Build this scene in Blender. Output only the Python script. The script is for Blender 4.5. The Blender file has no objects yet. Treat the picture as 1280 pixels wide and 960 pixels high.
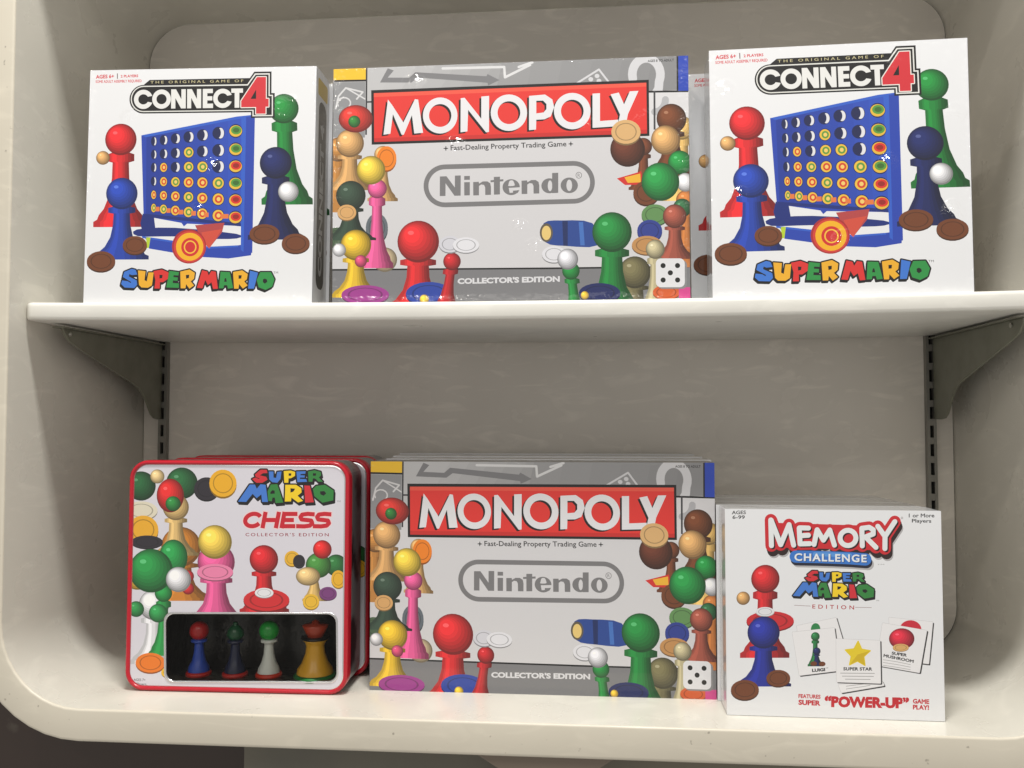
import bpy, math, random
import numpy as np
from mathutils import Vector
from mathutils.geometry import delaunay_2d_cdt, interpolate_bezier
random.seed(7)
SC = bpy.context.scene
COL = SC.collection
R = math.radians

# ------------------------------------------------------------------ helpers
def lin(c):
    return tuple((v/12.92 if v <= .04045 else ((v+.055)/1.055)**2.4) for v in [x/255 for x in c])

def empty(name, loc, label=None, cat=None, group=None, rot=(0, 0, 0)):
    o = bpy.data.objects.new(name, None); COL.objects.link(o)
    o.empty_display_size = .02
    o.location = loc; o.rotation_euler = rot
    tag(o, label, cat, group); return o

def tag(o, label=None, cat=None, group=None, kind=None):
    if label: o['label'] = label
    if cat: o['category'] = cat
    if group: o['group'] = group
    if kind: o['kind'] = kind
    return o

def mesh_obj(name, verts, faces, mats, parent=None, midx=None, smooth=False, uvs=None):
    me = bpy.data.meshes.new(name)
    me.from_pydata([tuple(v) for v in verts], [], faces)
    for m in mats: me.materials.append(m)
    if midx is not None: me.polygons.foreach_set('material_index', midx)
    if smooth: me.polygons.foreach_set('use_smooth', [True]*len(me.polygons))
    if uvs is not None:
        uv = me.uv_layers.new(name='UVMap')
        li = np.empty(len(me.loops), dtype=np.int32); me.loops.foreach_get('vertex_index', li)
        uv.data.foreach_set('uv', np.asarray(uvs, dtype=np.float32)[li].ravel())
    me.update()
    o = bpy.data.objects.new(name, me); COL.objects.link(o)
    if parent: o.parent = parent
    return o

def bevel(o, w, seg=2):
    m = o.modifiers.new('bevel', 'BEVEL'); m.width = w; m.segments = seg; m.limit_method = 'ANGLE'
    return o

def copy_tree(o, parent=None):
    c = o.copy(); COL.objects.link(c)
    if parent: c.parent = parent
    for ch in list(o.children): copy_tree(ch, c)
    return c

def box_geo(x0, x1, y0, y1, z0, z1):
    v = [(x0,y0,z0),(x1,y0,z0),(x1,y1,z0),(x0,y1,z0),(x0,y0,z1),(x1,y0,z1),(x1,y1,z1),(x0,y1,z1)]
    f = [(0,3,2,1),(4,5,6,7),(0,1,5,4),(1,2,6,5),(2,3,7,6),(3,0,4,7)]
    return v, f

def join_geo(parts):
    V, F = [], []
    for v, f in parts:
        k = len(V); V += list(v); F += [tuple(i+k for i in q) for q in f]
    return V, F

# ------------------------------------------------------------------ materials
def new_mat(name):
    m = bpy.data.materials.new(name); m.use_nodes = True
    nt = m.node_tree; b = nt.nodes['Principled BSDF']
    return m, nt, b

def film_group():
    """clear shrink film: gentle waves everywhere, tight wrinkles at the edges and in a few puckers"""
    g = bpy.data.node_groups.new('film', 'ShaderNodeTree')
    g.interface.new_socket('Normal', in_out='OUTPUT', socket_type='NodeSocketVector')
    N, L = g.nodes, g.links
    out = N.new('NodeGroupOutput')
    geo = N.new('ShaderNodeNewGeometry')
    uv = N.new('ShaderNodeUVMap'); uv.uv_map = 'UVMap'
    sx = N.new('ShaderNodeSeparateXYZ'); L.new(uv.outputs[0], sx.inputs[0])
    def math_(op, a, b=None, c=None):
        n = N.new('ShaderNodeMath'); n.operation = op
        for i, s in enumerate((a, b, c)):
            if s is None: continue
            if isinstance(s, (int, float)): n.inputs[i].default_value = s
            else: L.new(s, n.inputs[i])
        return n.outputs[0]
    def ramp(v, a, b):
        n = N.new('ShaderNodeMapRange'); n.interpolation_type = 'SMOOTHSTEP'
        L.new(v, n.inputs[0]); n.inputs[1].default_value = a; n.inputs[2].default_value = b
        return n.outputs[0]
    ex = math_('MINIMUM', sx.outputs[0], math_('SUBTRACT', 1, sx.outputs[0]))
    ey = math_('MINIMUM', sx.outputs[1], math_('SUBTRACT', 1, sx.outputs[1]))
    edge = math_('SUBTRACT', 1, ramp(math_('MINIMUM', ex, ey), .0, .045))
    def noise(scale, detail=2, dist=0):
        n = N.new('ShaderNodeTexNoise'); L.new(geo.outputs['Position'], n.inputs['Vector'])
        n.inputs['Scale'].default_value = scale; n.inputs['Detail'].default_value = detail
        n.inputs['Distortion'].default_value = dist
        return n.outputs[0]
    waves = noise(9, 1)
    patch = ramp(noise(13.9, 2), .61, .74)
    crinkle = noise(95, 2, .8)
    mask = math_('MAXIMUM', math_('MULTIPLY', edge, 1.2), math_('MULTIPLY', patch, .4))
    for p, r in PUCKERS:
        d = N.new('ShaderNodeVectorMath'); d.operation = 'DISTANCE'
        L.new(geo.outputs['Position'], d.inputs[0]); d.inputs[1].default_value = p
        k = math_('SUBTRACT', 1, ramp(d.outputs['Value'], r*.25, r))
        mask = math_('MAXIMUM', mask, math_('MULTIPLY', k, 3.2))
    h = math_('ADD', math_('MULTIPLY', waves, .25), math_('MULTIPLY', math_('MULTIPLY', crinkle, mask), 1.1))
    b = N.new('ShaderNodeBump'); b.inputs['Strength'].default_value = 1; b.inputs['Distance'].default_value = .0022
    L.new(h, b.inputs['Height']); L.new(b.outputs[0], out.inputs[0])
    return g

PUCKERS = []      # filled below (world positions of a few puckers in the film)
_ink = {}
FILM = None
def ink(c, rough=.42, coat=1.0):
    """printed card under clear film, one sRGB ink colour"""
    global FILM
    if FILM is None: FILM = film_group()
    key = (tuple(c), rough, coat)
    if key in _ink: return _ink[key]
    m, nt, b = new_mat('ink')
    b.inputs['Base Color'].default_value = (*lin(c), 1)
    b.inputs['Roughness'].default_value = rough
    b.inputs['Specular IOR Level'].default_value = .3
    b.inputs['Coat Weight'].default_value = coat
    b.inputs['Coat Roughness'].default_value = .07
    g = nt.nodes.new('ShaderNodeGroup'); g.node_tree = FILM
    nt.links.new(g.outputs[0], b.inputs['Coat Normal'])
    _ink[key] = m; return m

def plain(name, c, rough=.4, metal=0, spec=.5, noise=None, bump=None):
    m, nt, b = new_mat(name)
    b.inputs['Base Color'].default_value = (*lin(c), 1)
    b.inputs['Roughness'].default_value = rough; b.inputs['Metallic'].default_value = metal
    b.inputs['Specular IOR Level'].default_value = spec
    if noise:
        sc, c2, lo, hi = noise
        tc = nt.nodes.new('ShaderNodeTexCoord'); n = nt.nodes.new('ShaderNodeTexNoise')
        n.inputs['Scale'].default_value = sc; n.inputs['Detail'].default_value = 5
        nt.links.new(tc.outputs['Object'], n.inputs['Vector'])
        mr = nt.nodes.new('ShaderNodeMapRange'); mr.inputs[1].default_value = lo; mr.inputs[2].default_value = hi
        nt.links.new(n.outputs[0], mr.inputs[0])
        mx = nt.nodes.new('ShaderNodeMix'); mx.data_type = 'RGBA'
        mx.inputs[6].default_value = (*lin(c), 1); mx.inputs[7].default_value = (*lin(c2), 1)
        nt.links.new(mr.outputs[0], mx.inputs[0]); nt.links.new(mx.outputs[2], b.inputs['Base Color'])
    if bump:
        tc = nt.nodes.new('ShaderNodeTexCoord'); n = nt.nodes.new('ShaderNodeTexNoise')
        n.inputs['Scale'].default_value = bump[0]; n.inputs['Detail'].default_value = 3
        nt.links.new(tc.outputs['Object'], n.inputs['Vector'])
        bp = nt.nodes.new('ShaderNodeBump'); bp.inputs['Distance'].default_value = bump[1]
        nt.links.new(n.outputs[0], bp.inputs['Height']); nt.links.new(bp.outputs[0], b.inputs['Normal'])
    return m

def laminate(name, c, dirt=True, rough=.3, streak=.6):
    """off-white moulded laminate: faint mottling, pale streaks (scuffs, and reflected sheen painted into the back panel), a few dark marks"""
    m, nt, b = new_mat(name); N, L = nt.nodes, nt.links
    b.inputs['Roughness'].default_value = rough
    tc = N.new('ShaderNodeTexCoord')
    def noise(scale, detail, vec=None, dist=0):
        n = N.new('ShaderNodeTexNoise'); n.inputs['Scale'].default_value = scale
        n.inputs['Detail'].default_value = detail; n.inputs['Distortion'].default_value = dist
        L.new(vec or tc.outputs['Object'], n.inputs['Vector']); return n.outputs[0]
    def rng(v, a, b_, lo=0, hi=1):
        n = N.new('ShaderNodeMapRange'); L.new(v, n.inputs[0])
        n.inputs[1].default_value = a; n.inputs[2].default_value = b_
        n.inputs[3].default_value = lo; n.inputs[4].default_value = hi; return n.outputs[0]
    def mix(f, a, b_):
        n = N.new('ShaderNodeMix'); n.data_type = 'RGBA'; L.new(f, n.inputs[0])
        for i, s in ((6, a), (7, b_)):
            if isinstance(s, tuple): n.inputs[i].default_value = (*s, 1)
            else: L.new(s, n.inputs[i])
        return n.outputs[2]
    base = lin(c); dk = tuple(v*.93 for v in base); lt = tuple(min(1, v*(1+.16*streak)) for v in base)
    col = mix(rng(noise(5, 4), .35, .65), base, dk)
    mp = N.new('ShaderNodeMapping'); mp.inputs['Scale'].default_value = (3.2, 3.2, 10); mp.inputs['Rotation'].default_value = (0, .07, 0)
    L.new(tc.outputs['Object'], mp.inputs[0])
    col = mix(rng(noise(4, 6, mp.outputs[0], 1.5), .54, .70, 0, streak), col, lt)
    if dirt:
        col = mix(rng(noise(110, 2), .71, .77, 0, .55), col, (.12, .10, .08))
    L.new(col, b.inputs['Base Color'])
    L.new(rng(noise(14, 4), .3, .7, rough-.08, rough+.12), b.inputs['Roughness'])
    bp = N.new('ShaderNodeBump'); bp.inputs['Distance'].default_value = .0006; bp.inputs['Strength'].default_value = .35
    L.new(noise(6, 3), bp.inputs['Height']); L.new(bp.outputs[0], b.inputs['Normal'])
    return m

# ------------------------------------------------------------------ flat print engine
def pip(P, C):
    x, y = P[:, 0][:, None], P[:, 1][:, None]
    x0, y0 = C[:, 0], C[:, 1]; x1, y1 = np.roll(x0, -1), np.roll(y0, -1)
    cond = (y0 > y) != (y1 > y)
    dy = np.where(np.abs(y1-y0) < 1e-12, 1e-12, y1-y0)
    xi = (x1-x0)*(y-y0)/dy + x0
    return (np.sum(cond & (x < xi), axis=1) % 2) == 1

class Cover:
    """printed sheet: layers of outlines painted over each other, built as one flat partition"""
    def __init__(s, W, H): s.W, s.H, s.layers = W, H, []
    def add(s, contours, col, part='cover_print', subs=(), mode='xor'):
        cs = [np.asarray(c, float)*1000 for c in contours if len(c) > 2]
        ss = [np.asarray(c, float)*1000 for c in subs]
        groups = [cs] if mode == 'xor' else [[c] for c in cs]
        s.layers.append((groups, ss, col, part))
    def build(s, parent, y=-.0005, names_parent=None):
        V, E = [], []
        for groups, ss, _, _ in s.layers:
            for c in [c for g in groups for c in g] + ss:
                k = len(V); n = len(c)
                V += [Vector((float(a), float(b))) for a, b in c]
                E += [(k+i, k+(i+1) % n) for i in range(n)]
        res = delaunay_2d_cdt(V, E, [], 0, 1e-4)
        v = np.array([(p[0], p[1]) for p in res[0]]); tri = [t for t in res[2]]
        T = np.array([t[:3] for t in tri]); cen = v[T].mean(axis=1)
        lay = np.full(len(T), -1)
        def inside(c):
            lo, hi = c.min(0), c.max(0); m = np.zeros(len(cen), bool)
            idx = np.where((cen[:, 0] >= lo[0]) & (cen[:, 0] <= hi[0]) & (cen[:, 1] >= lo[1]) & (cen[:, 1] <= hi[1]))[0]
            if len(idx): m[idx] = pip(cen[idx], c)
            return m
        for li, (groups, ss, col, part) in enumerate(s.layers):
            m = np.zeros(len(T), bool)
            for g in groups:
                mm = np.zeros(len(T), bool)
                for c in g: mm ^= inside(c)
                m |= mm
            for c in ss: m &= ~inside(c)
            if li > 0: m &= lay >= 0
            lay[m] = -1 if col is None else li
        parts = {}
        for li, (_, _, col, part) in enumerate(s.layers): parts.setdefault(part, []).append(li)
        made = {}
        for part, lis in parts.items():
            sel = np.where(np.isin(lay, lis))[0]
            if not len(sel): continue
            mats, mi = [], []
            for t in sel:
                m = ink(s.layers[lay[t]][2])
                if m not in mats: mats.append(m)
                mi.append(mats.index(m))
            used, inv = np.unique(T[sel].ravel(), return_inverse=True)
            pts = v[used]/1000
            verts = [(a, 0, b) for a, b in pts]
            F = [tuple(int(i) for i in t) for t in inv.reshape(-1, 3)]
            a, b, c = v[T[sel[0]]]
            if (b[0]-a[0])*(c[1]-a[1])-(b[1]-a[1])*(c[0]-a[0]) < 0: F = [t[::-1] for t in F]
            uv = pts/np.array([s.W, s.H])
            o = mesh_obj(part, verts, F, mats, None, mi, uvs=uv)
            o.location = (-s.W/2, y, 0); o.parent = parent; made[part] = o
        # a part named 'x>y' is a sub-part y of part x
        for part, o in made.items():
            if '>' in part:
                pa, nm = part.split('>'); o.name = nm; o.data.name = nm
                if pa in made: o.parent = made[pa]; o.location = (0, 0, 0)
        return made

# outlines --------------------------------------------------------
def homog(src, dst):
    A = []
    for (x, y), (u, v) in zip(src, dst):
        A += [[x, y, 1, 0, 0, 0, -u*x, -u*y], [0, 0, 0, x, y, 1, -v*x, -v*y]]
    h = np.linalg.solve(np.array(A, float), np.array(dst, float).ravel())
    return np.append(h, 1).reshape(3, 3)

class Trace:
    """outlines noted on an enlarged view, turned into metres on the flat face they are printed on"""
    def __init__(s, Hm, ox=0, oy=0, k=1): s.H, s.o, s.k = Hm, (ox, oy), k
    def __call__(s, pts):
        p = np.asarray(pts, float)/s.k + np.array(s.o)
        q = np.c_[p, np.ones(len(p))] @ s.H.T
        return q[:, :2]/q[:, 2:]
    def view(s, ox, oy, k): return Trace(s.H, ox, oy, k)

def ell(cx, cy, rx, ry=None, n=28, rot=0):
    ry = ry or rx; a = np.linspace(0, 2*math.pi, n, endpoint=False)+.013
    x, y = rx*np.cos(a), ry*np.sin(a); c, s_ = math.cos(rot), math.sin(rot)
    return np.c_[cx+x*c-y*s_, cy+x*s_+y*c]

def rect(x0, y0, x1, y1): return [(x0, y0), (x1, y0), (x1, y1), (x0, y1)]

def rrect(x0, y0, x1, y1, r, n=6):
    P = []
    for cx, cy, a0 in ((x1-r, y1-r, 0), (x0+r, y1-r, 90), (x0+r, y0+r, 180), (x1-r, y0+r, 270)):
        for i in range(n+1):
            a = R(a0+90*i/n); P.append((cx+r*math.cos(a), cy+r*math.sin(a)))
    return P

def stroke(pts, w, caps=True, closed=False, n=10):
    """thick line as a set of outlines to be united"""
    pts = [np.array(p, float) for p in pts]; out = []
    seg = list(zip(pts, pts[1:])) + ([(pts[-1], pts[0])] if closed else [])
    for a, b in seg:
        d = b-a; l = np.linalg.norm(d)
        if l < 1e-9: continue
        nrm = np.array([-d[1], d[0]])/l*w/2
        out.append(np.array([a+nrm, b+nrm, b-nrm, a-nrm]))
    js = pts if (caps or closed) else pts[1:-1]
    for p in js: out.append(ell(p[0], p[1], w/2, n=n))
    return out

def smooth(pts, n=4):
    p = np.asarray(pts, float); out = []
    for i in range(len(p)):
        a, b, c, d = p[i-1], p[i], p[(i+1) % len(p)], p[(i+2) % len(p)]
        for t in np.linspace(0, 1, n, endpoint=False):
            out.append(.5*((2*b)+(-a+c)*t+(2*a-5*b+4*c-d)*t*t+(-a+3*b-3*c+d)*t**3))
    return np.array(out)

def arc(cx, cy, rx, ry, a0, a1, n=14):
    return [(cx+rx*math.cos(R(a)), cy+ry*math.sin(R(a))) for a in np.linspace(a0, a1, n)]

_font = {}
def glyphs(s, space=1.0, bold=0.0):
    key = (s, space, bold)
    if key in _font: return _font[key]
    cu = bpy.data.curves.new('t', 'FONT'); cu.body = s; cu.space_character = space
    ob = bpy.data.objects.new('t', cu); COL.objects.link(ob)
    dg = bpy.context.evaluated_depsgraph_get(); dg.update()
    c = ob.evaluated_get(dg).to_curve(dg)
    out = []
    for sp in c.splines:
        if sp.type == 'BEZIER':
            bp = sp.bezier_points; P = []
            for i in range(len(bp)):
                a, b = bp[i], bp[(i+1) % len(bp)]
                if a.handle_right_type == 'VECTOR' and b.handle_left_type == 'VECTOR': P.append(a.co[:2]); continue
                P += [q[:2] for q in interpolate_bezier(a.co, a.handle_right, b.handle_left, b.co, 4)[:-1]]
        else: P = [q.co[:2] for q in sp.points]
        P = np.array(P, float)
        keep = np.linalg.norm(P-np.roll(P, 1, 0), axis=1) > 1e-5
        P = P[keep]
        if len(P) > 2: out.append(P)
    ob.evaluated_get(dg).to_curve_clear()
    bpy.data.objects.remove(ob); bpy.data.curves.remove(cu)
    if bold and out:
        def area(P): x, y = P.T; return .5*np.sum(x*np.roll(y, -1)-y*np.roll(x, -1))
        sg = np.sign(area(max(out, key=lambda P: abs(area(P)))))
        res = []
        for P in out:
            d1 = P-np.roll(P, 1, 0); d2 = np.roll(P, -1, 0)-P
            n1 = np.c_[d1[:, 1], -d1[:, 0]]/np.linalg.norm(d1, axis=1)[:, None]
            n2 = np.c_[d2[:, 1], -d2[:, 0]]/np.linalg.norm(d2, axis=1)[:, None]
            m = n1+n2; m /= np.maximum(np.sum(m*n1, axis=1, keepdims=True), .35)
            res.append(P+sg*bold*m)
        out = res
    _font[key] = out; return out

def text(s, bl, br, tl, space=1.0, bold=0.0):
    """text outlines set on a baseline bl-br with capitals reaching up to tl (left end)"""
    G = glyphs(s, space, bold); ref = glyphs('H', 1, bold)[0]; capb, capt = ref[:, 1].min(), ref[:, 1].max()
    x0 = min(g[:, 0].min() for g in G); x1 = max(g[:, 0].max() for g in G)
    bl, br, tl = (np.array(p, float) for p in (bl, br, tl)); u = br-bl; v = tl-bl
    return [bl + (g[:, :1]-x0)/(x1-x0)*u + (g[:, 1:]-capb)/(capt-capb)*v for g in G]

def shade(c, k): return tuple(max(0, min(255, int(v*k))) for v in c)

# generic game-piece pictures for the covers --------------------------------
TONES = 6
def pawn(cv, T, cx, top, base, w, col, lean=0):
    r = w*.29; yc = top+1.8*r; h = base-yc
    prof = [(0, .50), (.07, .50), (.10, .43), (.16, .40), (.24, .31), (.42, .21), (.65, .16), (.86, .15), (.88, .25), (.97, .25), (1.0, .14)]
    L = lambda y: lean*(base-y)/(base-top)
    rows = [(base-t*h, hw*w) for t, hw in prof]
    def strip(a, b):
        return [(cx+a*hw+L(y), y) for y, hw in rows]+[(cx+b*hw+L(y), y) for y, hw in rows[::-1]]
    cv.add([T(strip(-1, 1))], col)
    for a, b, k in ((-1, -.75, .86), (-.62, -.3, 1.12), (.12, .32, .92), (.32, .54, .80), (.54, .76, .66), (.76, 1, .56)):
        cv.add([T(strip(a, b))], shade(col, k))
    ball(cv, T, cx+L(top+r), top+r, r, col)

def disc(cv, T, cx, cy, rx, ry, col, rot=0):
    ry = ry or rx
    cv.add([T(ell(cx, cy+ry*.14, rx, ry, 22, rot))], shade(col, .6))
    cv.add([T(ell(cx, cy, rx, ry, 22, rot))], col)
    cv.add([T(ell(cx, cy, rx*.74, ry*.74, 20, rot)), T(ell(cx, cy, rx*.66, ry*.66, 20, rot))], shade(col, .75))

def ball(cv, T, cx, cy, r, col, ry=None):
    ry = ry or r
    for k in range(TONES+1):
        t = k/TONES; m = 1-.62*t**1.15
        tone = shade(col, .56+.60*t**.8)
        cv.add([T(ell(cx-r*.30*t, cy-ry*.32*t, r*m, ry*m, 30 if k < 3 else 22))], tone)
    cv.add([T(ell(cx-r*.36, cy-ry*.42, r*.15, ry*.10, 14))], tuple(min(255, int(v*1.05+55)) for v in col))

def die(cv, T, x0, y0, x1, y1, col, pip_c=(25, 25, 25)):
    cv.add([T(rrect(x0+6, y0+6, x1+8, y1+6, 18, 4))], shade(col, .6))
    cv.add([T(rrect(x0, y0, x1, y1, 18, 4))], col)
    w, h = x1-x0, y1-y0
    for a, b in ((.25, .25), (.75, .25), (.5, .5), (.25, .75), (.75, .75)):
        cv.add([T(ell(x0+a*w, y0+b*h, w*.09, h*.09, 14))], pip_c)

RED, BLUE, YEL, GRN = (216, 38, 44), (44, 98, 190), (236, 178, 30), (30, 140, 62)
INK = (14, 14, 16); WHITE = (228, 229, 232)
BROWN, NAVY, TAN, ORG, PINK = (112, 62, 34), (28, 38, 92), (212, 164, 104), (232, 128, 30), (226, 92, 150)

# ------------------------------------------------------------------ where the camera stood (solved from the box corners)
CAM = dict(f=1109.64, pitch=.0408, yaw=.0923, pos=(.0989, -.9663, -.1368))
ZL = -.4528           # floor of the recess
def SHZ(x): return -.0052*(1-((x-.016)/.57)**2)   # the shelf sags a little in the middle

FACE = {  # photograph corners of a box front -> metres on that front (TL, TR, BR, BL)
 'cl': ([(112.7,86.7),(395,85.3),(390,376),(105.7,375.3)], .2712, .2718, .003),
 'mu': ([(414.8,88.2),(861.7,69.6),(862.8,371.5),(416,376)], .400, .267, .003),
 'ml': ([(463,577),(892.8,579.6),(895.9,873.9),(463,862.5)], .400, .267, 0),
 'ch': ([(162.3,575.5),(438.4,577),(432,869.4),(154.4,864)], .2645, .2682, 0),
 'me': ([(904.5,636.5),(1176.7,639),(1180.6,902.2),(910,893.2)], .2247, .2196, 0),
}
def tracer(k):
    src, W, H, up = FACE[k]
    return Trace(homog(src, [(0, H+up), (W, H+up), (W, up), (0, up)]))


# ------------------------------------------------------------------ cover pictures
def super_block(cv, T, part='game_logo'):
    """two lines of chunky cut-out letters with a dark drop block, drawn on a 1100 x 450 field"""
    Bl, Rd, Ye, Gr = (64, 120, 205), (206, 40, 52), (240, 205, 30), (46, 128, 58)
    L = [
     (Rd, [[(250,118),(310,66),(378,66),(386,102),(338,104),(304,126),(372,142),(386,172),(330,206),(265,206),(220,166),(254,150),(296,166),(300,158),(262,146)]]),
     (Bl, [[(400,85),(450,85),(450,150),(478,155),(490,90),(536,85),(525,165),(490,206),(435,200),(405,170)]]),
     (Ye, [[(560,80),(635,75),(682,90),(680,132),(640,156),(610,160),(608,206),(565,206)],[(612,105),(642,105),(638,131),(612,132)]]),
     (Bl, [[(695,85),(795,82),(790,110),(740,112),(738,125),(785,128),(782,150),(735,150),(732,165),(800,168),(808,196),(705,200)]]),
     (Gr, [[(820,85),(890,72),(955,90),(960,125),(935,150),(978,195),(930,195),(895,160),(870,160),(865,195),(825,195)],[(872,105),(906,105),(902,131),(872,131)]]),
     (Bl, [[(195,225),(250,225),(270,270),(310,222),(365,228),(388,412),(325,412),(318,330),(268,372),(225,325),(155,412),(68,408)]]),
     (Gr, [[(420,225),(490,222),(552,418),(470,425),(462,365),(437,365),(430,405),(392,400),(385,300)],[(415,308),(435,285),(460,290),(462,322),(415,326)]]),
     (Ye, [[(575,228),(690,228),(746,265),(749,310),(705,345),(764,400),(710,418),(640,365),(635,406),(568,408)],[(630,265),(682,270),(660,302),(630,312)]]),
     (Rd, [[(778,235),(838,238),(879,415),(785,420)]]),
     (Gr, [[(905,240),(1000,228),(1091,290),(1086,395),(970,420),(885,350),(870,275)],[(945,300),(990,295),(1012,320),(985,346),(950,331)]]),
    ]
    _block(cv, T, L, 30, [(4, 14), (12, 26)], part)

def _block(cv, T, L, w, shifts, part):
    bk = []
    for _, cs in L:
        o = np.array(cs[0], float)
        for sx, sy in [(0, 0)]+shifts:
            bk.append(T(o+np.array([sx, sy])))
            bk += [T(c) for c in stroke(o+np.array([sx, sy]), w if (sx, sy) == (0, 0) else w*.6, closed=True, n=8)]
    cv.add(bk, INK, part, mode='or')
    for c, cs in L: cv.add([T(q) for q in cs], c, part+'>letter')

def cover_grid():
    src, W, H, up = FACE['cl']; H = H+up
    B = tracer('cl'); T = B.view(90, 70, 3.0); L = B.view(150, 85, 6.4); G = B.view(160, 140, 5.05); S = B.view(145, 325, 6.095)
    cv = Cover(W, H); cv.add([[(0, 0), (W, 0), (W, H), (0, H)]], WHITE)
    red = (205, 36, 52)
    cv.add([c for c in text('AGES 6+', T([(89, 82)])[0], T([(158, 80)])[0], T([(89, 68)])[0], 1, .03)], red, 'age_note')
    cv.add([T(rect(169, 63, 172, 83))], (90, 60, 60), 'age_note')
    cv.add([c for c in text('2 PLAYERS', T([(183, 79)])[0], T([(249, 78)])[0], T([(183, 69)])[0], 1, .03)], red, 'player_note')
    cv.add([c for c in text('SOME ADULT ASSEMBLY REQUIRED', T([(88, 98)])[0], T([(262, 97)])[0], T([(88, 88)])[0], 1, .02)], red, 'age_note')
    # pieces pictured left of the rack
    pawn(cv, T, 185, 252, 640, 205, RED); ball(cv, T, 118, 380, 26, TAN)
    # the rack
    blu, blu_d, blu_l = (36, 66, 170), (22, 42, 118), (46, 92, 196)
    cv.add([G([(85,700),(100,640),(170,655),(180,735),(95,745)])], blu_d)
    cv.add([G(smooth([(62,740),(300,730),(690,770),(690,800),(500,800),(300,785),(70,782)], 3))], blu_d)
    cv.add([G([(95,782),(300,812),(520,850),(700,842),(790,830),(782,905),(640,925),(480,915),(300,888),(140,860),(120,800)])], blu)
    cv.add([G([(95,782),(300,812),(520,850),(700,842),(700,852),(520,862),(300,824),(98,794)])], blu_l)
    cv.add([G([(122,790),(150,790),(140,855),(126,858)])], (180, 205, 50))
    cv.add([G([(88,146),(118,140),(690,38),(800,28),(722,40),(722,722),(380,705),(360,722),(345,700),(105,655)])], blu)
    for k in range(7):
        x0 = 120+k*86; t = k/6; yt = lambda x: 142-(x-118)*.183; yb = lambda x: 655+(x-105)*.108
        cv.add([G([(x0,yt(x0)+12),(720,yt(720)+12),(720,yb(720)-4),(x0,yb(x0)-4)])], (int(30+12*t), int(56+22*t), int(150+34*t)))
    cv.add([G([(88,146),(690,34),(800,24),(800,36),(690,50),(118,158)])], blu_l)
    cv.add([G([(718,42),(803,30),(790,890),(720,880)])], blu)
    cv.add([G([(718,42),(748,38),(735,885),(718,870)])], blu_l)
    cv.add([G([(108,640),(718,704),(718,724),(104,660)])], blu_d)
    xs = [168,230,305,388,475,575,683]; rx = [16,23,28,31,33,36,40]; ry = [29,31,33,35,36,39,42]
    yl = [185,268,350,437,522,605]; yr = [125,240,347,455,560,668]
    code = ['eeeeeeG', 'eeegeeG', 'ereggeR', 'ergrrgG', 'rrrgrrR', 'ggrgrrR']
    for j in range(6):
        for i in range(7):
            t = (xs[i]-168)/(683-168); y = yl[j]+(yr[j]-yl[j])*t; c = code[j][i]
            a, b = rx[i], ry[i]
            cv.add([G(ell(xs[i], y, a+3, b+2, 18))], (18, 30, 84))
            if c == 'e':
                o = np.array(ell(xs[i], y, a, b, 22)); k = a*.35
                cv.add([G([p for p in ell(xs[i]+a*.36, y, a*.60, b*.86, 18)])], (222, 222, 226))
                cv.add([G(ell(xs[i]-a*.26, y-2, a*.68, b*.92, 18))], (20, 30, 76))
            elif c.isupper():
                m = {'G': (84, 150, 60), 'R': (214, 48, 40)}[c]
                cv.add([G(ell(xs[i], y, a, b*.86, 20))], (226, 182, 60))
                cv.add([G(ell(xs[i]+3, y-5, a*.82, b*.64, 20))], m)
                cv.add([G(ell(xs[i]+3, y-5, a*.5, b*.36, 16))], shade(m, .7))
            else:
                m = {'g': (92, 148, 62), 'r': (206, 60, 40)}[c]
                cv.add([G(ell(xs[i], y, a*.96, b*.92, 20))], (232, 188, 66))
                cv.add([G(ell(xs[i]+2, y, a*.66, b*.64, 18))], m)
                cv.add([G(ell(xs[i]+2, y, a*.34, b*.34, 14))], (236, 200, 110))
    for x0, x1, y in ((180, 205, 612), (250, 275, 622), (325, 355, 632), (405, 435, 640), (485, 515, 650), (590, 640, 660)):
        cv.add([G(rect(x0, y-14, x1, y+14))], (224, 120, 60))
    cv.add([G([(430,715),(615,700),(600,760),(520,860),(470,800)])], (176, 66, 66))
    cv.add([G([(470,760),(600,740),(520,862),(490,830)])], (206, 76, 58))
    cv.add([G(ell(393, 848, 108, 108, 34))], (168, 40, 44)); cv.add([G(ell(395, 850, 98, 99, 34))], (206, 60, 50))
    cv.add([G(ell(397, 850, 86, 88, 32))], (238, 176, 32)); cv.add([G(ell(400, 852, 56, 58, 28))], (204, 40, 42))
    cv.add([G(ell(400, 852, 40, 42, 24)), G(ell(400, 852, 32, 34, 24))], (240, 190, 60))
    # pieces in front of the left end and on the right
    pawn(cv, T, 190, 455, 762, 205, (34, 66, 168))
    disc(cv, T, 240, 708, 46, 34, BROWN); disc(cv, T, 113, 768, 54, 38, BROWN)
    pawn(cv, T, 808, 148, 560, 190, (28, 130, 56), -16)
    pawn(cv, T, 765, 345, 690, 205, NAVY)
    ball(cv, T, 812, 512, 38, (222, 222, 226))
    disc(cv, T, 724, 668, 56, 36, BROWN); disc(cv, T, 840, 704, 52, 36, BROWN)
    # title plate
    a0 = arc(192, 248, 114, 115, 90, 270, 18)
    P0 = a0+[(205,122),(240,94),(1040,90),(1075,40),(1212,40),(1212,212),(1238,212),(1238,408),(1050,408),(1050,363)]
    P1 = arc(192, 246, 103, 105, 90, 270, 18)+[(1020,139),(1080,54),(1198,54),(1198,226),(1224,226),(1224,395),(1062,395),(1062,351)]
    P2 = arc(192, 246, 95, 97, 90, 270, 18)+[(1024,149),(1086,64),(1189,64),(1189,235),(1215,235),(1215,386),(1071,386),(1071,343)]
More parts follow.
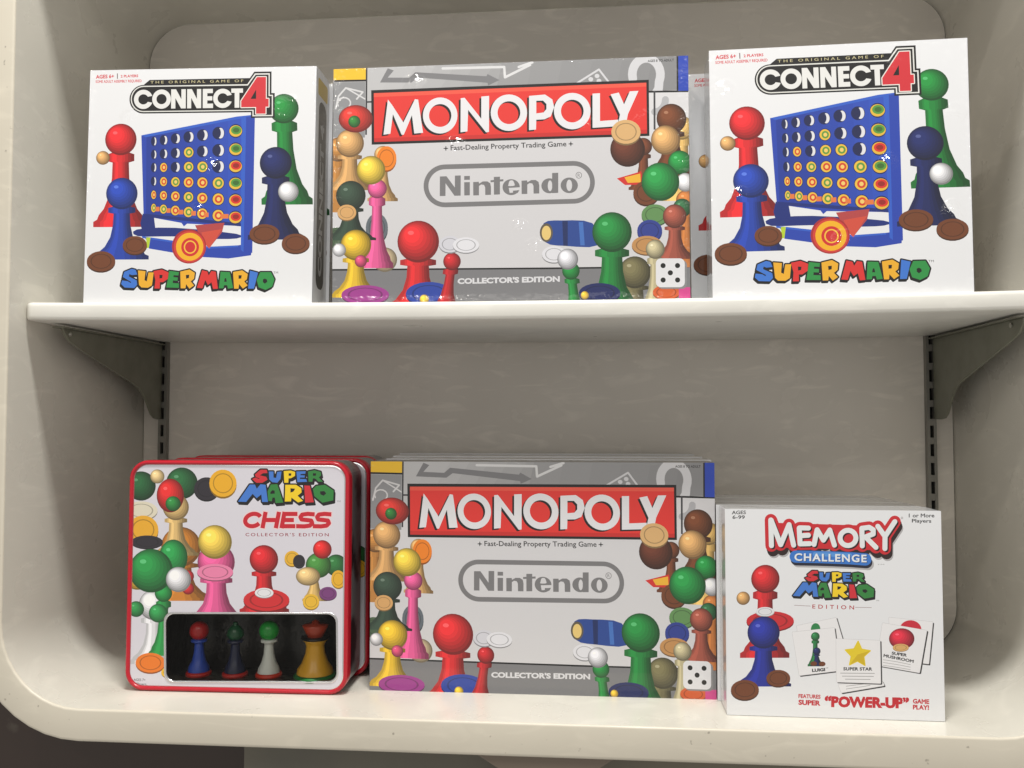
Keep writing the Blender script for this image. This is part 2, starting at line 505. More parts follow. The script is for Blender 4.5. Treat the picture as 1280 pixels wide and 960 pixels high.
    cv.add([L(P0)], INK, 'title_plate'); cv.add([L(P1)], (226, 226, 222), 'title_plate'); cv.add([L(P2)], INK, 'title_plate')
    cv.add(text('THE ORIGINAL GAME OF', L([(246, 123)])[0], L([(988, 121)])[0], L([(246, 103)])[0], 1.5), (206, 196, 150), 'title_plate>lettering')
    w = (226, 226, 224); K = 'title_plate>lettering'
    for cx in (190, 825):
        cv.add([L(ell(cx, 249, 76, 77, 36))], w, K, subs=[L(ell(cx, 249, 41, 41, 28)), L([(cx+18, 232), (cx+90, 218), (cx+90, 280), (cx+18, 266)])])
    cv.add([L(ell(336, 249, 75, 77, 36)), L(ell(336, 249, 41, 41, 28))], w, K)
    for x0, x1 in ((413, 530), (541, 653)):
        d = x1-x0
        cv.add([L([(x0,172),(x0+d*.33,172),(x0+d*.70,252),(x0+d*.70,172),(x1,172),(x1,325),(x0+d*.68,325),(x0+d*.29,242),(x0+d*.29,325),(x0,325)])], w, K)
    cv.add([L([(666,172),(746,172),(746,206),(702,206),(702,231),(742,231),(742,264),(702,264),(702,290),(748,290),(748,325),(666,325)])], w, K)
    cv.add([L([(893,172),(986,172),(986,206),(957,206),(957,325),(920,325),(920,206),(893,206)])], w, K)
    four = [(1097,83),(1168,83),(1168,256),(1190,256),(1190,320),(1166,320),(1166,375),(1090,375),(1090,322),(972,322),(972,272)]
    cv.add([L(four)]+[L(c) for c in stroke(four, 14, closed=True, n=8)], (232, 228, 222), K, mode='or')
    cv.add([L(four), L([(1090,182),(1090,256),(1047,256)])], (206, 44, 54), K)
    cv.add([L([(1090,182),(1090,256),(1047,256)])], INK, K)
    # bottom logo
    Bl, Rd, Ye, Gr = (58, 116, 206), (214, 46, 44), (232, 172, 40), (40, 142, 66)
    LT = [
     (Bl, [[(72,88),(130,64),(160,72),(172,108),(132,112),(112,104),(108,122),(168,152),(172,186),(150,210),(76,206),(50,180),(56,152),(100,158),(122,172),(126,164),(62,126)]]),
     (Ye, [[(178,76),(236,82),(228,150),(245,160),(258,92),(298,92),(285,190),(255,208),(205,206),(186,186)]]),
     (Rd, [[(296,82),(360,70),(411,92),(405,142),(370,166),(346,166),(345,214),(304,214),(311,150)],[(342,110),(366,112),(362,135),(342,138)]]),
     (Gr, [[(416,80),(490,90),(486,116),(450,113),(448,128),(482,131),(480,156),(445,153),(443,173),(490,176),(490,209),(394,206),(405,150)]]),
     (Ye, [[(500,86),(570,70),(611,96),(605,141),(580,161),(606,191),(570,216),(545,181),(540,213),(504,213)],[(543,112),(568,110),(566,135),(545,140)]]),
     (Rd, [[(666,76),(706,86),(716,116),(736,82),(770,88),(786,216),(750,219),(738,168),(710,188),(690,150),(670,213),(627,209)]]),
     (Gr, [[(806,88),(876,92),(901,211),(862,216),(856,190),(833,190),(828,213),(794,213)],[(838,138),(848,136),(853,164),(833,164)]]),
     (Ye, [[(900,90),(970,78),(1011,106),(1005,146),(985,161),(1011,191),(975,216),(946,181),(942,216),(909,216)],[(942,115),(966,115),(962,140),(942,142)]]),
     (Bl, [[(1028,80),(1089,96),(1059,216),(1014,216)]]),
     (Gr, [[(1106,92),(1186,92),(1213,146),(1196,201),(1146,226),(1094,206),(1079,150)],[(1126,147),(1140,140),(1156,148),(1159,166),(1140,179),(1126,168)]]),
    ]
    _block(cv, S, LT, 20, [(-4, 7), (-7, 14)], 'game_logo')
    cv.add(text('TM', S([(1204, 104)])[0], S([(1240, 104)])[0], S([(1204, 88)])[0]), (70, 70, 70), 'game_logo>letter')
    return cv

def cover_property():
    src, W, H, up = FACE['mu']; H = H+up
    B = tracer('mu'); A = B.view(400, 60, 2.909); C = B.view(640, 60, 2.909); L = B.view(440, 90, 3.282); N = B.view(520, 195, 5.333)
    cv = Cover(W, H); cv.add([[(0, 0), (W, 0), (W, H), (0, H)]], (206, 205, 208))
    g1, g2, g3 = (150, 150, 152), (122, 122, 125), (196, 196, 200)
    # grey band along the top with a board track, a chance mark and a card
    cv.add([A([(163,60),(900,20),(900,190),(163,250)])], (186, 186, 188))
    for k in range(9):
        x0 = 250+k*70; v = 184-5*k; cv.add([A([(x0+40,40),(1000,20),(1000,165),(x0-40,172)])], (v, v, v+2))
    for k in range(8):
        x0 = 110*k-300+260; v = 150-3*k; cv.add([C([(x0,50),(610,20),(610,163),(x0-30,190)])], (v, v, v+2))
    cv.add([A([(240,78),(262,86),(240,112),(318,112),(340,92),(600,106),(604,98),(648,120),(606,140),(604,130),(350,112),(326,130),(212,130)])], g2)
    cv.add([A(c) for c in stroke([(440,78),(665,72),(668,110),(760,64)], 9)], (214, 214, 216), mode='or')
    cv.add([C(c) for c in stroke([(20,72),(70,55)], 9)], (214, 214, 216), mode='or')
    cv.add([C(c) for c in stroke([(235,130),(315,80),(350,125)], 7)], (206, 206, 210), mode='or')
    for p in ((285, 116), (308, 104), (315, 122)): cv.add([C(ell(p[0], p[1], 9, 8, 14))], (206, 206, 210))
    cv.add([C(c) for c in stroke(arc(490, 98, 52, 60, 165, 385, 16)+[(535,150),(520,176),(520,215)], 32, n=14)], (206, 206, 210), mode='or')
    # white field, side columns
    cv.add([C([(497,160),(700,150),(700,330),(497,330)])], (214, 213, 216))
    cv.add([C(c) for c in stroke(arc(520, 190, 40, 45, 0, 90, 8), 26, n=10)], (176, 176, 180), mode='or')
    cv.add([C([(497,158),(720,154),(720,161),(497,165)])], INK)
    cv.add([C([(516,158),(523,158),(523,300),(516,300)])], (60, 60, 64))
    cv.add([A([(20,70),(161,76),(161,121),(20,124)])], (236, 190, 40))
    cv.add([A([(20,122),(161,119),(161,126),(20,129)])], INK)
    cv.add([A([(20,130),(159,127),(159,330),(20,330)])], (140, 141, 144))
    cv.add([A(c) for c in stroke([(52,225),(62,180),(88,150),(150,165),(128,190)], 6)], (208, 208, 210), mode='or')
    cv.add([A(c) for c in stroke(arc(82, 205, 24, 20, 150, 400, 10), 5)], (208, 208, 210), mode='or')
    cv.add([A(c) for c in stroke([(88,150),(158,190)], 5)], (208, 208, 210), mode='or')
    cv.add([A([(160,74),(166,74),(166,320),(160,320)])], (50, 50, 54))
    cv.add([A([(166,198),(190,197),(190,203),(166,204)])], (50, 50, 54))
    # bottom band
    cv.add([A([(20,806),(900,800),(900,960),(20,960)])], g2); cv.add([C([(-40,804),(720,796),(720,960),(-40,960)])], g2)
    cv.add([A([(20,803),(900,799),(900,805),(20,809)])], INK); cv.add([C([(100,800),(720,794),(720,800),(100,806)])], INK)
    cv.add([C([(607,10),(720,5),(720,156),(607,158)])], (34, 66, 176))
    cv.add([C([(602,10),(608,10),(608,158),(602,158)])], INK)
    # maker's stadium mark
    gm = (118, 117, 119)
    st = arc(187, 205, 127, 126, 90, 270, 22)+arc(1046, 182, 127, 126, -90, 90, 22)
    cv.add([N(c) for c in stroke(st, 32, closed=True, n=10)], gm, 'maker_mark', mode='or')
    K = 'maker_mark>lettering'
    cv.add([N([(152,143),(196,141),(252,216),(252,137),(291,136),(291,270),(250,271),(190,188),(190,272),(152,273)])], gm, K)
    cv.add([N([(314,181),(352,180),(352,268),(315,269)])], gm, K); cv.add([N([(314,140),(352,139),(352,165),(314,166)])], gm, K)
    for dx, dy in ((0, 0), (323, -9)):
        cv.add([N(np.array([(374,180),(411,178),(414,190),(438,176),(468,175),(488,188),(493,212),(493,265),(455,266),(454,214),(446,199),(428,196),(413,206),(413,268),(375,269)])+np.array([dx, dy]))], gm, K)
    cv.add([N([(512,146),(553,144),(553,262),(513,264)])], gm, K); cv.add([N([(490,168),(576,161),(576,175),(490,182)])], gm, K)
    cv.add([N(ell(628, 214, 58, 53, 32))], gm, K, subs=[N(smooth([(610,196),(618,172),(638,170),(648,186),(649,204),(610,206)], 3)), N([(612,219),(700,214),(700,233),(640,237),(640,250),(618,252)])])
    cv.add([N([(640,252),(640,238),(684,233),(672,252),(650,262)])], gm, K)
    cv.add([N(ell(884, 205, 54, 50, 30)), N(ell(888, 205, 15, 36, 22))], gm, K); cv.add([N([(902,120),(943,118),(943,252),(902,254)])], gm, K)
    cv.add([N(ell(1017, 202, 58, 52, 32)), N(ell(1017, 202, 19, 38, 24))], gm, K)
    cv.add([N(ell(1081, 135, 21, 22, 22)), N(ell(1081, 135, 17, 18, 22))], gm, K)
    cv.add(text('R', N([(1073, 146)])[0], N([(1090, 146)])[0], N([(1073, 124)])[0]), gm, K)
    # title banner
    cv.add([L([(72,80),(1219,34),(1221,266),(76,303)])], INK, 'title_banner')
    cv.add([L([(83,92),(1209,46),(1211,256),(86,292)])], (222, 50, 44), 'title_banner')
    cv.add([L([(83,92),(1209,46),(1209,62),(83,108)])], (232, 84, 66), 'title_banner')
    cv.add([L([(86,276),(1211,240),(1211,256),(86,292)])], (196, 40, 38), 'title_banner')
    MON = [[[(141,118),(158,140),(205,212),(252,116),(265,118),(286,254),(250,257),(240,182),(207,262),(198,262),(162,178),(152,258),(124,262)]],
     [ell(356,183,71,74,36), ell(356,183,46,47,30)],
     [[(440,112),(456,110),(525,196),(525,105),(557,102),(557,250),(545,252),(471,160),(468,248),(440,252)]],
     [ell(639,171,75,75,36), ell(639,171,47,47,30)],
     [[(722,102),(788,96),(818,116),(826,148),(812,186),(786,198),(752,200),(751,240),(722,243)],[(752,122),(780,121),(794,135),(794,156),(782,170),(752,174)]],
     [ell(901,164,76,75,36), ell(901,164,47,47,30)],
     [[(985,92),(1016,90),(1016,205),(1092,199),(1090,226),(985,233)]],
     [[(1060,95),(1094,87),(1116,136),(1140,82),(1176,80),(1132,176),(1120,236),(1086,238),(1099,178)]]]
    K = 'title_banner>lettering'
    for cs in MON:
        cv.add([L(np.array(c, float)+np.array([-8, 7])) for c in cs], INK, K)
    for cs in MON:
        cv.add([L(c) for c in cs], (226, 225, 229), K)
    cv.add(text('Fast-Dealing Property Trading Game', L([(400, 326)])[0], L([(877, 309)])[0], L([(399, 305)])[0], 1, .012), (24, 24, 28), 'strapline')
    for x, y in ((380, 318), (895, 299)):
        cv.add([L(c) for c in stroke([(x-8, y), (x+8, y)], 3.5)+stroke([(x, y-8), (x, y+8)], 3.5)+[ell(x, y, 4.5, n=10)]], (60, 60, 62), 'strapline', mode='or')
    cv.add(text("COLLECTOR'S EDITION", A([(498, 858)])[0], C([(171, 851)])[0], A([(498, 838)])[0], 1, .05), (214, 214, 218), 'edition_note')
    cv.add(text('AGES 8 TO ADULT', C([(495, 53)])[0], C([(592, 49)])[0], C([(495, 44)])[0], 1, .02), (30, 30, 32), 'age_note')
    # game pieces down the left side
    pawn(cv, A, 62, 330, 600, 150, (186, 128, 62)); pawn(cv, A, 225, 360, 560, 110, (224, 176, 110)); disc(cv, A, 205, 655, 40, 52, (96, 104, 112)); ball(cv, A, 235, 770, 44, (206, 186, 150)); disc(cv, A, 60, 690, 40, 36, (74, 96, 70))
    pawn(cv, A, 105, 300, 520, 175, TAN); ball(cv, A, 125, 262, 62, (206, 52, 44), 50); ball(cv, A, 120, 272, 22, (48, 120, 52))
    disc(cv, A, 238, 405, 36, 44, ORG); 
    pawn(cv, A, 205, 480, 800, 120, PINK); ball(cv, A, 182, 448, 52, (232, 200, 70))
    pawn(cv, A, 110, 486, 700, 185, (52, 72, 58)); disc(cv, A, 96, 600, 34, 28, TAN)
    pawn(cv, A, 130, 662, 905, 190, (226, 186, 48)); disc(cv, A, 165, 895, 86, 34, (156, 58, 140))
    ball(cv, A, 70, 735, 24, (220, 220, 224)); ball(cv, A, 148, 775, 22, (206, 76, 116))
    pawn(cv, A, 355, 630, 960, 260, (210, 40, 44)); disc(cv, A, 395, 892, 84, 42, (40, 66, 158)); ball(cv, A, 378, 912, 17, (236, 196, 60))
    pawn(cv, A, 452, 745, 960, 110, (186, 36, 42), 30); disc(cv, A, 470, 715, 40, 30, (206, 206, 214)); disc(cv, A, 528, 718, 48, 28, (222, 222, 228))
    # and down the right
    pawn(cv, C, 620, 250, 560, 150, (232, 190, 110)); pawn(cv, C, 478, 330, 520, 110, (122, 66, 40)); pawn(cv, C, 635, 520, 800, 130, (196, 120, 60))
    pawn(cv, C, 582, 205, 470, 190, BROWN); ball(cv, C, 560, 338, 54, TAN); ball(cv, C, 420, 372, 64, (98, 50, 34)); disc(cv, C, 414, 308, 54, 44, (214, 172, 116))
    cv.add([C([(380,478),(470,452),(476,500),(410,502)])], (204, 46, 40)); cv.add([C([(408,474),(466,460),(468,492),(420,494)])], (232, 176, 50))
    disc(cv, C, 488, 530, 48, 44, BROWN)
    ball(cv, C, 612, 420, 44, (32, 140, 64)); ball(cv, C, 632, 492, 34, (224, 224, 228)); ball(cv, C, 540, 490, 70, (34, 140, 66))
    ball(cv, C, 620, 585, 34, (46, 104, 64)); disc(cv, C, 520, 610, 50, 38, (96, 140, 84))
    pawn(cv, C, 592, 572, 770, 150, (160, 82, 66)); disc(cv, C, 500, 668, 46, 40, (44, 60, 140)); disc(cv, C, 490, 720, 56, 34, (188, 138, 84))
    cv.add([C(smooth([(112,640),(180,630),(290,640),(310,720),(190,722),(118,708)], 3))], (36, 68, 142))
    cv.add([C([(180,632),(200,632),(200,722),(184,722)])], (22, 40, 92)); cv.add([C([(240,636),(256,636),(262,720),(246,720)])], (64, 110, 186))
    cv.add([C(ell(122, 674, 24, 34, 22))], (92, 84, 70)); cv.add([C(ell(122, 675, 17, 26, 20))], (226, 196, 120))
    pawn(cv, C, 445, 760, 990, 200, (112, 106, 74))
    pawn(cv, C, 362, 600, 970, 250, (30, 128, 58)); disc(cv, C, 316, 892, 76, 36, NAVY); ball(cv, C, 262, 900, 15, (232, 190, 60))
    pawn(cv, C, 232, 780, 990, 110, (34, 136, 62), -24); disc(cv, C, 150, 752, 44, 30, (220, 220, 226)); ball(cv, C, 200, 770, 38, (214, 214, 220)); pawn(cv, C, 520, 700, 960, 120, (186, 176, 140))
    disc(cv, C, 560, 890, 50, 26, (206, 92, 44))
    cv.add([C(rect(606, 872, 690, 930))], (206, 70, 140))
    die(cv, C, 522, 768, 628, 872, (222, 222, 226))
    return cv

def cover_tin():
    src, W, H, up = FACE['ch']
    B = tracer('ch'); T = B.view(140, 560, 2.909); L = B.view(290, 580, 8.533)
    cv = Cover(W, H)
    m = .0058
    cv.add([rrect(m, m, W-m, H-m, .0170, 8)], (214, 211, 220))
    # pieces pictured on the lid
    disc(cv, T, 105, 230, 60, 34, (220, 212, 190)); ball(cv, T, 105, 140, 54, (36, 92, 52)); ball(cv, T, 255, 130, 58, (38, 96, 54))
    disc(cv, T, 345, 150, 46, 42, (44, 40, 48)); disc(cv, T, 405, 130, 50, 50, (232, 172, 36)); ball(cv, T, 165, 105, 26, (226, 196, 140))
    pawn(cv, T, 250, 290, 560, 250, (206, 130, 46))
    disc(cv, T, 112, 300, 56, 52, (230, 170, 44)); disc(cv, T, 126, 345, 58, 24, (44, 40, 48))
    pawn(cv, T, 232, 170, 395, 165, (222, 186, 120)); ball(cv, T, 212, 175, 50, (208, 40, 40), 62); ball(cv, T, 222, 205, 28, (44, 128, 60))
    ball(cv, T, 90, 470, 50, (232, 190, 60))
    for y in (470, 515): ball(cv, T, 275, y, 22, (206, 46, 52))
    pawn(cv, T, 150, 520, 790, 190, (222, 222, 226)); pawn(cv, T, 185, 500, 760, 110, (40, 146, 70))
    ball(cv, T, 85, 590, 29, (46, 138, 72)); ball(cv, T, 165, 605, 34, (46, 146, 76))
    ball(cv, T, 222, 400, 52, (38, 146, 72), 64); ball(cv, T, 140, 450, 80, (36, 138, 66)); ball(cv, T, 240, 482, 46, (226, 226, 230))
    disc(cv, T, 136, 785, 54, 36, (232, 122, 34)); disc(cv, T, 205, 820, 30, 20, (236, 186, 40))
    pawn(cv, T, 378, 350, 640, 235, PINK); ball(cv, T, 374, 345, 62, (238, 204, 84)); disc(cv, T, 374, 455, 66, 30, (232, 130, 170))
    ball(cv, T, 560, 590, 74, (40, 62, 160), 40); pawn(cv, T, 552, 356, 600, 180, (206, 36, 44)); disc(cv, T, 560, 556, 84, 40, (206, 40, 46)); disc(cv, T, 552, 530, 34, 18, (226, 226, 230))
    disc(cv, T, 655, 405, 28, 28, (228, 176, 52)); disc(cv, T, 680, 415, 22, 24, (44, 40, 48))
    ball(cv, T, 815, 430, 40, (44, 110, 56)); disc(cv, T, 822, 480, 26, 32, (230, 176, 44))
    pawn(cv, T, 735, 400, 560, 90, (222, 184, 112)); ball(cv, T, 750, 430, 46, (70, 134, 60)); ball(cv, T, 765, 372, 34, (216, 40, 40)); ball(cv, T, 712, 470, 44, (222, 190, 130), 34)
    disc(cv, T, 784, 532, 32, 24, (120, 60, 120)); disc(cv, T, 722, 562, 30, 28, (230, 182, 52))
    super_block(cv, L)
    cv.add(text('TM', L([(1125, 414)])[0], L([(1162, 414)])[0], L([(1125, 398)])[0]), (90, 90, 90), 'game_logo>letter')
    # slanted wide title
    sh = lambda pts: [(x+(605-y)*.2, y) for x, y in pts]
    def seg(*ls):
        out = []
        for l in ls: out += stroke(sh(l), 46, caps=False, n=12)
        return out
    ess = lambda dx: [(875+dx,546),(800+dx,540),(742+dx,548),(728+dx,574),(745+dx,600),(800+dx,606),(850+dx,612),(866+dx,640),(846+dx,666),(790+dx,674),(700+dx,672)]
    ltr = [seg(arc(228, 606, 84, 67, -32, -328, 18)), seg([(345,518),(345,694)], [(488,518),(488,694)], [(345,606),(488,606)]),
           seg([(548,518),(548,694)], [(548,541),(690,541)], [(548,606),(664,606)], [(548,672),(692,672)]), seg(ess(0)), seg(ess(178))]
    fat = []
    for g in ltr:
        for c in g:
            fat += [L(c)] + [L(q) for q in stroke(c, 22, closed=True, n=8)] if len(c) == 4 else [L(ell(c[:, 0].mean(), c[:, 1].mean(), 34, n=12))]
    cv.add(fat, (232, 206, 208), 'title', mode='or')
    for g in ltr: cv.add([L(c) for c in g], (196, 26, 44), 'title', mode='or')
    cv.add(text("COLLECTOR'S EDITION", L([(145, 779)])[0], L([(1034, 781)])[0], L([(145, 745)])[0], 1.35, .012), (150, 50, 62), 'edition_note')
    cv.add(text('AGES 7+', T([(75, 851)])[0], T([(118, 852)])[0], T([(75, 842)])[0], 1, .01), (60, 58, 62), 'age_note')
    cv.add(text('2 Players', T([(74, 866)])[0], T([(121, 867)])[0], T([(74, 857)])[0], 1, .01), (60, 58, 62), 'age_note')
    win = T(rrect(192, 607, 812, 851, 32, 7))
    cv.add([win], None)
    return cv, win

def cover_cards():
    src, W, H, up = FACE['me']
    B = tracer('me'); T = B.view(890, 610, 3.097); L = B.view(940, 635, 6.4); K = B.view(980, 765, 6.4)
    cv = Cover(W, H); cv.add([[(0, 0), (W, 0), (W, H), (0, H)]], WHITE)
    dk = (40, 40, 44)
    cv.add(text('AGES', T([(72, 103)])[0], T([(127, 102)])[0], T([(72, 89)])[0], 1, .02), dk, 'age_note')
    cv.add(text('6-99', T([(75, 121)])[0], T([(123, 121)])[0], T([(75, 107)])[0], 1, .02), dk, 'age_note')
    cv.add(text('1 or More', T([(762, 115)])[0], T([(862, 115)])[0], T([(762, 100)])[0], 1, .02), dk, 'player_note')
    cv.add(text('Players', T([(774, 135)])[0], T([(850, 136)])[0], T([(774, 121)])[0], 1, .02), dk, 'player_note')
    # title
    st = [[(143,98),(150,306)], [(146,100),(224,298),(290,136),(328,302)], [(372,164),(380,292)], [(376,162),(446,164)], [(378,226),(446,222)], [(382,292),(458,290)],
          [(516,178),(492,296)], [(517,178),(567,262),(618,180),(656,302)], arc(765, 244, 64, 62, 0, 360, 22), [(876,166),(880,308)],
          [(878,166),(935,158),(968,178),(968,212),(905,236),(990,320)], [(1005,150),(1063,232)], [(1142,112),(1063,232),(1062,330)]]
    def fatten(w, dx=0, dy=0):
        o = []
        for s in st: o += [L(np.array(c)+np.array([dx, dy])) for c in stroke(s, w, n=16)]
        return o
    bar = [(345,394),(500,397),(640,402),(780,408),(905,418)]
    def barp(w, dx=0, dy=0): return [L(np.array(c)+np.array([dx, dy])) for c in stroke(bar, w, n=24)]
    P = 'title_badge'
    cv.add(fatten(92, 22, 56)+barp(94, 22, 40), (176, 174, 176), P, mode='or')
    cv.add(fatten(96, 8, 22)+fatten(96, 14, 40), (38, 18, 20), P, mode='or')
    cv.add(fatten(98), (200, 34, 44), P, mode='or')
    fill = [L([(146,120),(1110,150),(1050,345),(170,320)])]
    cv.add(fill, (200, 34, 44), P)
    cv.add(barp(96, 8, 24)+barp(96, 4, 12), (22, 26, 48), P, mode='or')
    cv.add(barp(98), (52, 116, 200), P, mode='or')
    cv.add([L(c) for c in stroke([(500,374),(640,378),(780,384)], 34, n=16)], (84, 146, 216), P, mode='or')
    cv.add(fatten(40, 11, 11), (40, 16, 20), P+'>lettering', mode='or')
    cv.add(fatten(40), (226, 230, 232), P+'>lettering', mode='or')
    tx = text('CHALLENGE', (335, 428), (915, 441), (335, 367), 1.18, .03)
    cv.add([L(c+np.array([5, 5])) for c in tx], (24, 40, 90), P+'>lettering')
    cv.add([L(c) for c in tx], (228, 232, 236), P+'>lettering')
    cv.add([L(c) for c in text('TM', (1000, 463), (1056, 463), (1000, 454))], (150, 150, 150), P)
    cv.add([L(ell(1200, 82, 9, 9, 14)), L(ell(1200, 82, 6, 6, 14))], (120, 90, 90), P)
    # two-line logo
    M = B.view(940, 635, 6.4)
    def Lm(p):
        p = np.asarray(p, float); x = p[:, 0]; y = p[:, 1]
        return M(np.c_[312+(x-50)*.636, 500+(y-60)*.60+(x-50)*.018])
    super_block(cv, Lm)
    cv.add([L(c) for c in text('TM', (990, 754), (1014, 754), (990, 744))], (110, 110, 110), 'game_logo>letter')
    cv.add([L(c) for c in text('EDITION', (481, 811), (815, 820), (481, 779), 1.7, .015)], (176, 44, 50), 'edition_note')
    cv.add([L(c) for c in stroke([(335,785),(466,792)], 3, caps=False)+stroke([(824,802),(955,805)], 3, caps=False)], (120, 70, 70), 'edition_note', mode='or')
    # pieces pictured on the left
    ball(cv, T, 120, 430, 26, TAN); pawn(cv, T, 205, 300, 660, 190, (206, 40, 46)); disc(cv, T, 225, 518, 92, 38, (200, 38, 46)); disc(cv, T, 205, 482, 36, 18, (222, 222, 226))
    pawn(cv, T, 200, 500, 770, 215, (36, 48, 150))
    disc(cv, T, 258, 738, 46, 32, BROWN); disc(cv, T, 130, 782, 54, 38, BROWN)
    # pictured cards
    def card(pts, edge=(8, 9)):
        o = np.array(pts, float)
        cv.add([K(o+np.array(edge))]+[K(c) for c in stroke(o+np.array(edge), 14, closed=True, n=10)], (52, 50, 52), 'pictured_cards', mode='or')
        cv.add([K(o)]+[K(c) for c in stroke(o, 14, closed=True, n=10)], (190, 188, 190), 'pictured_cards', mode='or')
        cv.add([K(o)]+[K(c) for c in stroke(o, 10, closed=True, n=10)], (232, 231, 233), 'pictured_cards', mode='or')
    PC = 'pictured_cards'
    card([(106,120),(412,58),(470,250),(130,330)], (9, 6)); cv.add([K(arc(252, 146, 38, 50, 180, 360, 12)+[(285,150),(215,150)])], (40, 128, 70), PC)
    card([(70,172),(398,138),(440,470),(128,508)], (9, 8))
    kp = cv.add
    pawn(cv, K, 250, 168, 440, 120, (40, 120, 66)); pawn(cv, K, 262, 290, 438, 104, NAVY)
    for x, y in ((238, 418), (306, 420)): disc(cv, K, x, y, 26, 18, BROWN)
    kp([K(c) for c in text('LUIGI', (226, 486), (330, 478), (224, 460), 1, .05)], (24, 24, 26), PC)
    kp([K(c) for c in text('TM', (332, 460), (352, 458), (332, 450))], (60, 60, 62), PC)
    card([(440,590),(780,560),(795,590),(462,645)], (8, 9))
    for k in range(2): kp([K(c) for c in stroke([(495,598+22*k),(640,580+20*k),(690,574+16*k)], 4, caps=False)], (150, 148, 150), PC, mode='or')
    card([(842,56),(1184,92),(1152,418),(860,380)], (9, 10))
    kp([K(arc(1010, 150, 88, 76, 180, 360, 16))], (200, 36, 56), PC)
    card([(790,100),(1136,160),(1078,488),(740,428)], (10, 8))
    ball(cv, K, 940, 222, 102, (204, 38, 62), 84)
    disc(cv, K, 932, 292, 64, 30, (214, 168, 104))
    kp([K(c) for c in text('SUPER', (858, 347), (980, 366), (862, 323), 1, .04)], (24, 24, 26), PC)
    kp([K(c) for c in text('MUSHROOM', (793, 366), (1033, 415), (797, 342), 1, .04)], (24, 24, 26), PC)
    for k in range(3): kp([K(c) for c in stroke([(790,388+22*k),(900,405+22*k),(1010,428+20*k)], 4, caps=False)], (160, 158, 160), PC, mode='or')
    card([(420,226),(762,240),(768,572),(424,560)], (10, 8))
    sp = []
    for i in range(10):
        a = R(-90+36*i+2); r = 104 if i % 2 == 0 else 52; sp.append((588+r*math.cos(a), 346+r*math.sin(a)))
    kp([K(c) for c in [sp]+stroke(sp, 12, closed=True)], (226, 200, 36), PC, mode='or')
    kp([K([(588,346), sp[2], sp[3], sp[4]]), K([(588,346), sp[4], sp[5], sp[6]])], (206, 176, 26), PC)
    kp([K(c) for c in text('SUPER STAR', (474, 473), (705, 475), (474, 447), 1.05, .04)], (24, 24, 26), PC)
    for k, (a, b) in enumerate(((450, 724), (464, 716), (488, 690))): kp([K(c) for c in stroke([(a, 494+24*k), (b, 497+24*k)], 5, caps=False)], (150, 148, 150), PC, mode='or')
    # bottom line
    rd = (190, 34, 44); P = 'feature_line'
    kp([K(c) for c in text('FEATURES', (118, 690), (294, 697), (118, 658), 1, .04)], rd, P)
    kp([K(c) for c in text('SUPER', (118, 744), (294, 752), (118, 703), 1, .05)], rd, P)
    kp([K(c) for c in text('\u201cPOWER-UP\u201d', (326, 762), (998, 776), (326, 675), 1, .065)], rd, P)
    kp([K(c) for c in text('GAME', (1028, 736), (1158, 741), (1028, 698), 1, .045)], rd, P)
    kp([K(c) for c in text('PLAY!', (1028, 783), (1156, 788), (1028, 745), 1, .045)], rd, P)
    return cv

# ------------------------------------------------------------------ puckers of the film that catch a lamp
PUCKERS += [((-.103,.012,.242),.016), ((-.055,.012,.170),.014), ((.017,.012,.076),.013), ((.033,.012,.053),.014),
            ((-.442,.012,.217),.013), ((-.343,.012,.156),.013), ((-.358,.012,.106),.010), ((.480,.012,.083),.018),
            ((.258,.012,.108),.012), ((.242,.012,.223),.016), ((.486,.012,.189),.016), ((.415,.012,.139),.013), ((.367,.012,.053),.018)]

MAT_WHITE = laminate('off_white_laminate', (217, 213, 202), False)
MAT_RIM = laminate('rim_laminate', (212, 205, 189), rough=.4)
MAT_SHELF = laminate('shelf_laminate', (226, 224, 217), False, rough=.35)
MAT_BACK = laminate('back_panel_laminate', (222, 216, 207), False, .20, .85)  # stronger pale streaks: scratch marks plus a streaky reflection put into the colour
MAT_GAP = plain('dark_gap', (38, 34, 28), .8)
MAT_METAL = plain('grey_painted_metal', (122, 122, 108), .42, 0, noise=(40, (112, 112, 98), .4, .7))
MAT_STEEL = plain('galvanised_steel', (140, 138, 132), .38, .7)

# ------------------------------------------------------------------ display cabinet
def ring(x0, x1, z0, z1, r, n=10):
    P = []
    for cx, cz, a0 in ((x1-r, z1-r, 0), (x0+r, z1-r, 90), (x0+r, z0+r, 180), (x1-r, z0+r, 270)):
        for i in range(n+1):
            a = R(a0+90*i/n); P.append((cx+r*math.cos(a), cz+r*math.sin(a)))
    return P

def loft(rings, flip=False):
    V, F = [], []
    n = len(rings[0][0])
    for P, y in rings: V += [(a, y, b) for a, b in P]
    for k in range(len(rings)-1):
        for i in range(n):
            j = (i+1) % n; q = (k*n+i, k*n+j, (k+1)*n+j, (k+1)*n+i)
            F.append(q[::-1] if flip else q)
    return V, F

